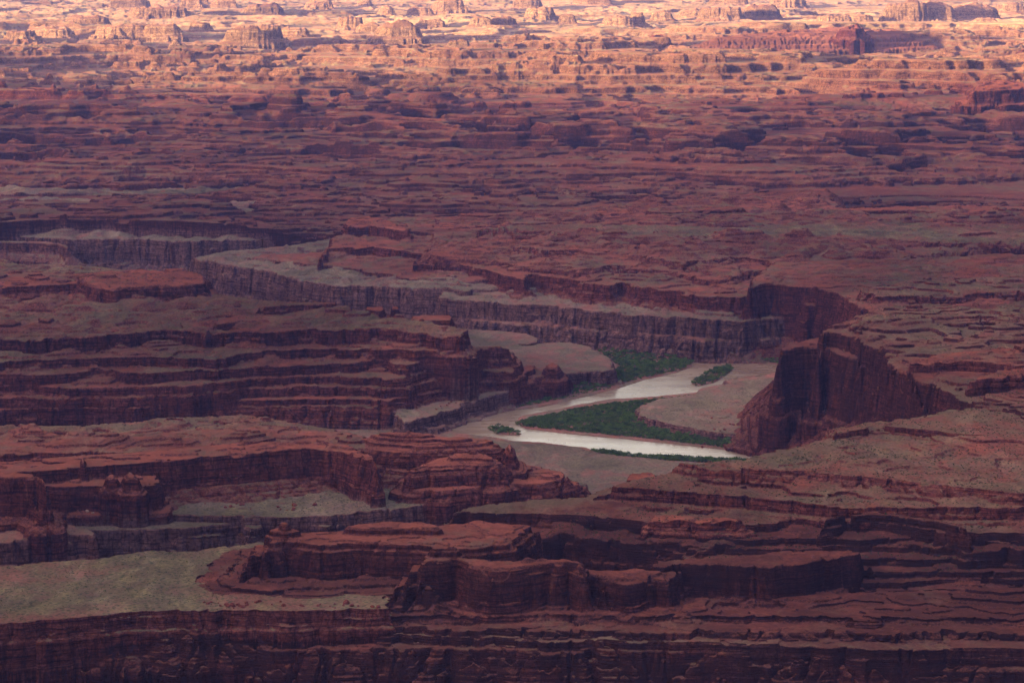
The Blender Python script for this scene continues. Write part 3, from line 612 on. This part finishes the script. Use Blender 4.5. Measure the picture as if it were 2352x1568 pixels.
# ------------------------------------------------------------------ terrain meshes (each named landform its own object)
nT, nR = Xg.shape
idx = np.arange(nT*nR).reshape(nT, nR)
quads = np.stack([idx[:-1, :-1], idx[1:, :-1], idx[1:, 1:], idx[:-1, 1:]], -1).reshape(-1, 4)
V = np.stack([Xg, Yg, Zg], -1).reshape(-1, 3).astype(F32)
vid = Ig.reshape(-1)
fid = vid[quads[:, 0]]
NAMED = {
 'dark_butte': ('hill', None), 'headland': ('hill', None), 'ridge': ('hill', None),
}
INFO = {
 'small_butte': ('flat_topped_butte', 'small flat topped red butte rising from the bench beyond the gorge', 'butte'),
 'rock_outcrop': ('rock_outcrop', 'low square rock block on the skyline of the layered headland', 'rock'),
 'rock_pinnacle': ('rock_pinnacle', 'stubby rock pillar standing between two blocks on the headland skyline', 'rock'),
 'square_butte': ('square_butte', 'square flat topped butte crowning the layered headland above the river bend', 'butte'),
 'fin_rock': ('rock_fin', 'small pointed red rocks on the buff bench beside the green thicket', 'rock'),
 'dark_butte': ('dark_butte', 'large dark purple cliff faced butte beside the river bend', 'butte'),
 'whaleback': ('slickrock_dome', 'rounded red slickrock dome in front of the near river bank', 'rock dome'),
 'headland': ('rock_headland', 'dark red headland with pointed cap beside the grassy flat', 'headland'),
 'ridge': ('rock_ridge', 'dark red ridge with square cap in front of the great wall', 'ridge'),
 'square_boulder_knob': ('square_rock', 'dark square rock knob at the near mesa edge below the river', 'rock'),
 'far_ridge': ('long_ridge', 'long dark ridge in front of the sunlit far domes', 'ridge'),
}
keys = [p['key'] for p in L]
special = {}
for i, k in enumerate(keys):
    if k in INFO: special.setdefault(k, []).append(i+1)
    elif k in ('hoodoo', 'rock_spire', 'far_mesa', 'far_knoll'): special[k+str(i)] = [i+1]
    elif k == 'far' and i: special['far'+str(i)] = [i+1]
IND = {}
for i, k in enumerate(keys):
    IND[i+1] = k
taken = np.zeros(len(quads), bool)
Va = Vg.reshape(-1); Ta = Tg.reshape(-1); Da = Dg.reshape(-1)
def sub_mesh(name, mask):
    q = quads[mask]
    u, inv = np.unique(q, return_inverse=True)
    o = mesh_np(name, V[u], inv.reshape(-1, 4), ROCK, SMOOTH)
    for nm, arr in (('veg', Va), ('tone', Ta), ('varnish_shade', Da)):
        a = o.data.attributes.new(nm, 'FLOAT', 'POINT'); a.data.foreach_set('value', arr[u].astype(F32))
    return o
HOO = {}
labels_extra = {
 'hoodoo': ['rounded red hoodoo, the lower left one of the pair on the dark ledge', 'rounded red hoodoo with a small knob on top, right one of the pair'],
 'rock_spire': ['slender rock spire standing above the sunlit ledge left of the rounded pair', 'upright rock post at the end of the slickrock ridge beside the river'],
 'far_mesa': ['dark red crenellated mesa at the right edge below the sunlit country', 'block shaped summit at the high end of the long dark ridge'],
 'far_knoll': ['red knoll at the right edge above the crenellated mesa', 'small orange castle shaped knoll left of the long ridge', 'low orange mound on the plain left of the castle shaped knoll'],
}
cnt = {}
far_ids = []
for k, ids in special.items():
    mask = np.isin(fid, ids)
    if mask.sum() < 12: continue
    kk = keys[ids[0]-1]
    if kk == 'far': far_ids.append((ids[0], mask)); continue
    taken |= mask
    if kk in INFO:
        nm, lb, ct = INFO[kk]
        o = sub_mesh(nm, mask)
        setp(o, lb, ct)
    else:
        j = cnt.get(kk, 0); cnt[kk] = j+1
        nm = {'hoodoo': 'hoodoo', 'rock_spire': 'rock_spire', 'far_mesa': 'distant_mesa', 'far_knoll': 'distant_knoll'}[kk]
        o = sub_mesh(nm, mask)
        setp(o, labels_extra[kk][j], {'hoodoo': 'hoodoo', 'rock_spire': 'rock spire', 'far_mesa': 'mesa', 'far_knoll': 'knoll'}[kk])
for i, mask in far_ids:
    taken |= mask
    o = sub_mesh('sandstone_dome', mask)
    setp(o, 'pale sunlit sandstone dome among the far formations', 'rock dome', 'pale sandstone domes along the far edge')
terrain = setp(sub_mesh('terrain', ~taken), 'layered red rock terrain of terraces and grassy flats', kind='structure')
log('terrain', len(quads))

# height lookup for placing things
def ground(x, y):
    z = height(np.array([x], F32), np.array([y], F32))
    return float(z[0][0])
def ground_many(pts):
    a = np.array(pts, F32)
    return height(a[:, 0].copy(), a[:, 1].copy())

# ------------------------------------------------------------------ wide ground, the camera's mesa and an added, unseen high mesa behind that shades the foreground
def grid_mesh(name, x0, x1, y0, y1, nx, ny, fn, m, kind='structure'):
    xs = np.linspace(x0, x1, nx); ys = np.linspace(y0, y1, ny)
    XX, YY = np.meshgrid(xs, ys, indexing='ij')
    ZZ = fn(XX.astype(F32), YY.astype(F32))
    ix = np.arange(nx*ny).reshape(nx, ny)
    q = np.stack([ix[:-1, :-1], ix[1:, :-1], ix[1:, 1:], ix[:-1, 1:]], -1).reshape(-1, 4)
    o = mesh_np(name, np.stack([XX, YY, ZZ], -1).reshape(-1, 3), q, m, True)
    for nm, v in (('veg', .3), ('tone', .1)):
        a = o.data.attributes.new(nm, 'FLOAT', 'POINT'); a.data.foreach_set('value', np.full(len(o.data.vertices), v, F32))
    return setp(o, kind=kind)
grid_mesh('ground', -60000, 60000, -9000, 60000, 60, 40, lambda x, y: np.full(x.shape, -12., F32), ROCK)
HM = float(os.environ.get('HM', '1690'))  # rim height of the added mesa, set by how far its shadow reaches
def mesa_h(x, y):
    y2 = y+90*perlin(x, y, 700, 31)+25*perlin(x, y, 200, 32)
    z = np.interp(y2, [-9000, -6100, -6000, -5800, -5000, -12, -3, 60, 500, 1800], [HM, HM, HM-10, HM-440, 600-2.5, 600-2.5, 594, 380, 150, 20]).astype(F32)
    near = np.hypot(x, y) < 90
    z = np.where(near & (y < 3), 597.8, z)
    return z+4*perlin(x, y, 90, 33)*(~near)*(y > -1100)
xsn = None
grid_mesh('mesa', -9000, 9000, -8800, 1790, 420, 420, mesa_h, ROCK)  # camera's own mesa, with the added shading mesa at its back
def shade_mesa_w(x, y): return np.interp(y+300*perlin(x, y, 2500, 31), [-9000, -6100, -5900, -5000, 1800], [HM, HM, HM-15, 500, 20]).astype(F32)
grid_mesh('mesa', -55000, -9000, -8800, 1790, 160, 60, shade_mesa_w, ROCK)  # side wings of the added shading mesa, out of view
grid_mesh('mesa', 9000, 30000, -8800, 1790, 80, 60, shade_mesa_w, ROCK)

# ------------------------------------------------------------------ river
def river():
    m, nt = mat('muddy_river_water'); n = N(nt)
    pos = n('ShaderNodeNewGeometry').outputs['Position']
    w1 = n.noise(n.vscale(pos, .10, .05, 1), 1, 4, .6)
    w2 = n.noise(n.vscale(pos, .9, .5, 1), 1, 3, .6)
    sh = n.noise(n.vscale(pos, .012, .006, 1), 1, 3, .6)
    h = n.math('ADD', n.math('MULTIPLY', w1, .6), n.math('MULTIPLY', w2, .10))
    bp = n('ShaderNodeBump', i={'Height': h, 'Distance': .5, 'Strength': .35})
    c = n.ramp(sh, [(.35, (.17, .105, .07)), (.65, (.27, .18, .12))])
    rg = n.math('ADD', .22, n.math('MULTIPLY', n.sstep(n.noise(n.vscale(pos, .010, .030, 1), 1, 4, .6),   .35, .65), .10))
    b = n('ShaderNodeBsdfPrincipled', i={'Base Color': c, 'Roughness': rg, 'IOR': 1.33, 'Specular IOR Level': .4, 'Normal': bp.outputs[0]})
    o = n('ShaderNodeOutputMaterial'); nt.links.new(b.outputs[0], o.inputs[0])
    P = [at(a, b, 0) for a, b in [(900,730),(1300,740),(2000,790),(2100,1100),(1500,1110),(800,1010)]]
    o = mesh_np('river', np.array([(x, y, 0) for x, y in P]), np.array([[5, 4, 3, 2, 1, 0]]), m)
    if o.data.polygons[0].normal.z < 0: o.data.flip_normals()
    return setp(o, 'calm muddy river reflecting the pale sky', kind='structure')
river()

# ------------------------------------------------------------------ plants
def bush_geo(seed, h, w, n, leaf):
    r = np.random.RandomState(seed)
    # several lobes filled with small leaf sprays
    lobes = [(r.uniform(-.3, .3)*w, r.uniform(-.3, .3)*w, h*r.uniform(.35, .68), r.uniform(.28, .45)*w, h*r.uniform(.22, .36)) for _ in range(5)]
    C = []
    for i in range(n):
        lx, ly, lz, lr, lh = lobes[i % 5]
        d = r.normal(size=3); d /= np.linalg.norm(d)
        s = r.uniform(.55, 1.05)
        C.append((lx+d[0]*lr*s, ly+d[1]*lr*s, max(.2, lz+d[2]*lh*s)))
    C = np.array(C)
    a = r.normal(size=(n, 3)); a /= np.linalg.norm(a, axis=1)[:, None]
    b = np.cross(a, r.normal(size=(n, 3))); b /= np.linalg.norm(b, axis=1)[:, None]
    sz = leaf*r.uniform(.6, 1.3, (n, 1))
    Vv = np.stack([C-a*sz, C+b*sz*.6, C+a*sz, C-b*sz*.6], 1).reshape(-1, 3)
    return Vv, np.arange(n*4).reshape(n, 4)
def trunk_geo(seed, h, w):
    r = np.random.RandomState(seed); Vv = []; Fq = []
    for s in range(4):
        ax, ay = r.uniform(-.25, .25, 2)*w
        rad = .10
        for j, t in enumerate((0, .5, 1)):
            for q in range(5):
                an = q/5*2*math.pi
                Vv.append((ax*t*1.3+rad*(1.1-t)*math.cos(an), ay*t*1.3+rad*(1.1-t)*math.sin(an), h*.55*t-.3*(j == 0)))
        o = s*15
        for j in range(2):
            for q in range(5): Fq.append((o+j*5+q, o+j*5+(q+1) % 5, o+(j+1)*5+(q+1) % 5, o+(j+1)*5+q))
    return np.array(Vv), np.array(Fq)
def in_poly(P, n, seed):
    r = random.Random(seed); P = np.asarray(P)
    x0, y0 = P.min(0); x1, y1 = P.max(0); out = []
    a = []
    while len(out) < n:
        X = np.array([r.uniform(x0, x1) for _ in range(4*n)], F32); Y = np.array([r.uniform(y0, y1) for _ in range(4*n)], F32)
        s = sdf(X, Y, P)
        out += [(float(x), float(y), float(d)) for x, y, d in zip(X, Y, s) if d < 0]
    return out[:n]
variants = [bush_geo(40+i, 5.0, 6.4, 110, .62) for i in range(6)]
trunks = [trunk_geo(60+i, 5.0, 6.4) for i in range(6)]
thickets = [('far_bank', FT, 1700, 3.9), ('bar', BT, 2300, 3.9), ('near_bank', wpoly(NEAR_BANK), 330, 4.2)] + [('isle', p, 150 if i == 0 else 70, 3.6) for i, p in enumerate(IP)] + [('rim', wpoly(p), 130, 3.6) for p in SMALL]
stuffV = {0: [], 1: []}; stuffF = {0: [], 1: []}; nst = {0: 0, 1: 0}
cands = []
r = random.Random(3)
for nm, P, n, h in thickets:
    pts = in_poly(P, int(n*1.7), len(nm)+n)
    g = ground_many([(a, b) for a, b, _ in pts])
    lowf = perlin(np.array([p[0] for p in pts], F32), np.array([p[1] for p in pts], F32), 45, 51)
    for i, (x, y, s) in enumerate(pts):
        z = g[0][i]
        if z > 6: continue
        z = max(z, 0)
        hh = h/5*(.5+.85*r.random()**1.3+.35*lowf[i])*(.75 if s > -3 else 1)
        cands.append((nm, x, y, z, hh, r.uniform(0, 6.28), r.randrange(6), lowf[i], s))
log('bush candidates', len(cands))
# the 300 that show largest: nearest ones, spread over the nearest banks
cands.sort(key=lambda c: (math.hypot(c[1], c[2])/(c[4]+.2)))
solo = cands[:300]; rest = cands[300:]
def loc_label(nm):
    return {'near_bank': 'dark green riverside bush in the strip along the near bank', 'bar': 'dark green bush in the thicket covering the pointed river bar',
            'far_bank': 'green bush in the thicket on the far side of the river', 'isle': 'green bush on a small island in the river', 'rim': 'green bush at the foot of the far gorge wall'}[nm]
grp = {'near_bank': 'bushes along the near bank', 'bar': 'bushes on the pointed river bar', 'far_bank': 'bushes on the far bank', 'isle': 'bushes on the river islands', 'rim': 'bushes below the gorge wall'}
protoC = []; protoT = []
for i in range(6):
    protoC.append(bpy.data.meshes.new('crown')); protoT.append(bpy.data.meshes.new('trunk'))
    protoC[i].from_pydata(variants[i][0].tolist(), [], variants[i][1].tolist()); protoC[i].materials.append(LEAF if i % 3 else LEAF2)
    protoT[i].from_pydata(trunks[i][0].tolist(), [], trunks[i][1].tolist()); protoT[i].materials.append(BARK)
for (nm, x, y, z, s, rz, v, lw, sd_) in solo:
    e = bpy.data.objects.new('riverside_bush', None); col.objects.link(e); e.location = (x, y, z-.1); e.rotation_euler = (0, 0, rz); e.scale = (s, s, s)
    e.empty_display_size = .5
    setp(e, loc_label(nm), 'bush', grp[nm])
    c = bpy.data.objects.new('crown', protoC[v]); col.objects.link(c); c.parent = e
    t = bpy.data.objects.new('trunk', protoT[v]); col.objects.link(t); t.parent = e
for (nm, x, y, z, s, rz, v, lw, sd_) in rest:
    Vv, Fq = variants[v]
    ca, sa = math.cos(rz)*s, math.sin(rz)*s
    k = 1 if (lw > .15) == (v % 2 == 0) else 0
    W_ = np.stack([Vv[:, 0]*ca-Vv[:, 1]*sa+x, Vv[:, 0]*sa+Vv[:, 1]*ca+y, Vv[:, 2]*s+z], 1)
    stuffV[k].append(W_); stuffF[k].append(Fq+nst[k]); nst[k] += len(W_)
for k, nm_, m_ in ((0, 'tamarisk_thicket', LEAF), (1, 'willow_thicket', LEAF2)):
    o = mesh_np(nm_, np.concatenate(stuffV[k]), np.concatenate(stuffF[k]), m_)
    setp(o, ['dark green thicket covering the river banks and bar', 'brighter green patches in the riverside thicket'][k], 'thicket', kind='stuff')
log('bushes')
# desert scrub on the near mesa, flats and ledges
def scrub(areas, name, label):
    Vs, Fs, n0 = [], [], 0
    tin = [bush_geo(90+i, 1.0, 1.5, 12, .36) for i in range(4)]
    rr_ = random.Random(5)
    for P, z0, n, sz in areas:
        pts = in_poly([at(a, b, z0) for a, b in P], n, n)
        g = ground_many([(a, b) for a, b, _ in pts])
        e = ground_many([(a+1.5, b+1.5) for a, b, _ in pts])[0]
        cl = perlin(np.array([q_[0] for q_ in pts], F32), np.array([q_[1] for q_ in pts], F32), 38, 55)
        for i, (x, y, s) in enumerate(pts):
            if abs(e[i]-g[0][i]) > 1.6 or g[0][i] < 3 or cl[i] < rr_.uniform(-.5, .5): continue
            Vv, Fq = tin[rr_.randrange(4)]; k = sz*rr_.uniform(.35, 1.1); a = rr_.uniform(0, 6)
            ca, sa = math.cos(a)*k, math.sin(a)*k
            Vs.append(np.stack([Vv[:, 0]*ca-Vv[:, 1]*sa+x, Vv[:, 0]*sa+Vv[:, 1]*ca+y, Vv[:, 2]*k+g[0][i]-.1], 1)); Fs.append(Fq+n0); n0 += len(Vv)
    return setp(mesh_np(name, np.concatenate(Vs), np.concatenate(Fs), TWIG), label, 'scrub', kind='stuff')
scrub([([(1400,1130),(1560,1070),(1900,1010),(2352,920),(2352,1215),(1650,1205),(1100,1175)], 118, 9000, 1.1),
       ([(500,1130),(900,1110),(1350,1110),(1150,1150),(600,1180)], 45, 1500, .9),
       ([(0,1300),(350,1268),(560,1250),(540,1400),(0,1430)], 80, 2500, .7),
       ([(1480,930),(1700,880),(1760,900),(1700,990),(1500,960)], 20, 900, .8),
       ([(0,700),(600,690),(600,950),(0,950)], 80, 3500, 1.2),
       ([(1900,620),(2352,600),(2352,900),(2200,900),(1950,760)], 106, 4000, 1.2)], 'desert_scrub', 'low dark desert scrub speckling the mesa tops and flats')
log('scrub')

# ------------------------------------------------------------------ fallen boulders
def boulder_mesh(seed, m):
    r_ = np.random.RandomState(seed)
    import bmesh
    bm = bmesh.new(); bmesh.ops.create_icosphere(bm, subdivisions=2, radius=1)
    pl = [(r_.normal(size=3), r_.uniform(.5, .85)) for _ in range(9)]
    for v in bm.verts:
        c = np.array(v.co)
        for d, o_ in pl:
            d = d/np.linalg.norm(d); t = c@d
            if t > o_: c = c-d*(t-o_)
        c = c*(1+.05*r_.normal())
        v.co = (c[0]*1.15, c[1], c[2]*.8)
    me = bpy.data.meshes.new('boulder'); bm.to_mesh(me); bm.free(); me.materials.append(m); return me
BM = [boulder_mesh(i, STONE2 if i == 5 else STONE) for i in range(6)]
BL = [  # x, y, z, radius m, label or zone
 (532,1391,80,2.6,'lone red boulder on the grassy flat left of the headland foot'),
 (796,1388,80,3.2,'big blocky boulder at the foot of the headland, with small rocks on its right'),
 (676,1157,45,3.0,'left one of two red boulders at the flat edge below the long smooth cliff'),
 (722,1156,45,3.0,'right one of two red boulders at the flat edge below the long smooth cliff'),
 (905,1137,45,1.8,'small boulder on the green edge of the flat below the slickrock dome'),
 (1635,946,20,1.8,'small dark rock alone on the buff bench inside the river bend'),
 (155,1300,45,3.0,'reddish boulder at the foot of the low left cliff'),
 (200,1185,45,2.2,'pale fallen block below the hoodoo ledge'),
 (213,1188,45,1.6,'small pale block lying just right of a larger pale block below the hoodoo ledge'),
]
r = random.Random(11)
zones = [((560,1386),(900,1398),80,26,'boulders along the foot of the headland','fallen red boulder in the rubble along the headland foot'),
         ((450,1384),(560,1396),80,14,'boulders at the point of the talus','fallen boulder at the left tip of the headland talus'),
         ((380,1150),(700,1165),46,16,'boulders below the long cliff','small fallen boulder scattered below the long smooth cliff'),
         ((1600,985),(1760,935),22,18,'boulders on the dark butte talus','purple red boulder on the talus beside the dark butte'),
         ((1000,958),(1100,925),10,10,'boulders at the headland foot by the river','boulder at the foot of the layered headland by the river')]
def add_boulder(px, py, z, rad, label, group=None):
    x, y = at(px, py, z)
    zz = ground(x, y)
    o = bpy.data.objects.new('boulder', BM[r.randrange(5)] if 'pale' not in label else BM[5]); col.objects.link(o)
    o.location = (x, y, zz+rad*.35); o.rotation_euler = (r.uniform(-.3, .3), r.uniform(-.3, .3), r.uniform(0, 6)); o.scale = (rad, rad, rad*.9)
    setp(o, label, 'boulder', group)
for b in BL: add_boulder(*b)
for (a, b, z, n, g, lb) in zones:
    for i in range(n):
        t = r.random()
        add_boulder(a[0]+(b[0]-a[0])*t, a[1]+(b[1]-a[1])*t+r.uniform(-5, 5), z, r.uniform(.8, 2.2), lb, g)
log('boulders')

# ------------------------------------------------------------------ light, sky, haze
SUN_EL, SUN_AZ = math.radians(float(os.environ.get('EL', '4.6'))), math.radians(-135)   # azimuth clockwise from +Y
sd = bpy.data.lights.new('sun', 'SUN'); sun = bpy.data.objects.new('sun', sd); col.objects.link(sun)
sd.energy = float(os.environ.get('SUN', '5')); sd.angle = math.radians(2.8); sd.color = (1., .70, .33)
dx, dy = math.sin(SUN_AZ), math.cos(SUN_AZ)
from mathutils import Vector
sun.rotation_euler = Vector((dx*math.cos(SUN_EL), dy*math.cos(SUN_EL), math.sin(SUN_EL))).to_track_quat('Z', 'Y').to_euler()
w = bpy.data.worlds.new('World'); sc.world = w; w.use_nodes = True
nt = w.node_tree; nt.nodes.clear(); n = N(nt)
sk = n('ShaderNodeTexSky'); sk.sky_type = 'NISHITA'; sk.sun_disc = False; sk.sun_elevation = SUN_EL; sk.sun_rotation = SUN_AZ; sk.dust_density = 2.0; sk.altitude = 1500
tint = n.mix(1., sk.outputs[0], (.53, .48, .55), 'MULTIPLY')
tc = n('ShaderNodeTexCoord').outputs['Generated']
GEL = math.radians(float(os.environ.get('GEL', '28')))
LD = Vector((-.95*math.cos(GEL), -.30*math.cos(GEL), math.sin(GEL))).normalized()
dt = n('ShaderNodeVectorMath', operation='DOT_PRODUCT'); nt.links.new(tc, dt.inputs[0]); dt.inputs[1].default_value = LD
lobe = n.math('POWER', n.math('MAXIMUM', dt.outputs['Value'], 0), 7)
gs = float(os.environ.get('GLOW', '4.0'))
glow = n.mix(lobe, (0, 0, 0), (1.0*gs, .62*gs, .45*gs))
tint = n.mix(1., tint, glow, 'ADD')
zs = n('ShaderNodeSeparateXYZ', i={0: tc}).outputs[2]
zl = n.math('POWER', n.math('MAXIMUM', zs, 0), 2)
zk = float(os.environ.get('ZEN', '1.2'))
tint = n.mix(1., tint, n.mix(zl, (0, 0, 0), (.87*zk, .79*zk, .90*zk)), 'ADD')
FEL = math.radians(22)
d2 = n('ShaderNodeVectorMath', operation='DOT_PRODUCT'); nt.links.new(tc, d2.inputs[0]); d2.inputs[1].default_value = (.05, math.cos(FEL), math.sin(FEL))
lobe2 = n.math('POWER', n.math('MAXIMUM', d2.outputs['Value'], 0), 4)
fs = float(os.environ.get('FRONT', '2.1'))
tint = n.mix(1., tint, n.mix(lobe2, (0, 0, 0), (1.0*fs, .90*fs, .50*fs)), 'ADD')
bg = n('ShaderNodeBackground', i={'Color': tint, 'Strength': float(os.environ.get('SKY', '.15'))})
ow = n('ShaderNodeOutputWorld'); nt.links.new(bg.outputs[0], ow.inputs[0])
HZ = float(os.environ.get('HAZE', '1.8e-5'))
if HZ > 0:
    me = bpy.data.meshes.new('haze')
    a, b, c0, c1, z0, z1 = -61000, 61000, -9500, 61000, -14, HM+60
    me.from_pydata([(a,c0,z0),(b,c0,z0),(b,c1,z0),(a,c1,z0),(a,c0,z1),(b,c0,z1),(b,c1,z1),(a,c1,z1)], [], [(3,2,1,0),(4,5,6,7),(0,1,5,4),(1,2,6,5),(2,3,7,6),(3,0,4,7)])
    hz = bpy.data.objects.new('haze', me); col.objects.link(hz); setp(hz, kind='stuff')
    m, nt = mat('valley_air'); n = N(nt)
    v = n('ShaderNodeVolumePrincipled', i={'Color': (.28, .34, .95, 1), 'Density': HZ, 'Anisotropy': .2})
    o = n('ShaderNodeOutputMaterial'); nt.links.new(v.outputs[0], o.inputs['Volume'])
    me.materials.append(m)
sc.view_settings.view_transform = 'Standard'; sc.view_settings.look = 'None'; sc.view_settings.gamma = 1
sc.view_settings.exposure = float(os.environ.get('EXPO', '2.3'))
sc.cycles.use_denoising = os.environ.get('DN', '1') == '1'
try: sc.cycles.denoiser = 'OPENIMAGEDENOISE'; sc.cycles.denoising_input_passes = 'RGB_ALBEDO_NORMAL'
except Exception: pass
sc.cycles.max_bounces = 5; sc.cycles.diffuse_bounces = 2; sc.cycles.volume_bounces = 1; sc.cycles.transparent_max_bounces = 4
sc.cycles.use_adaptive_sampling = False
log('done')
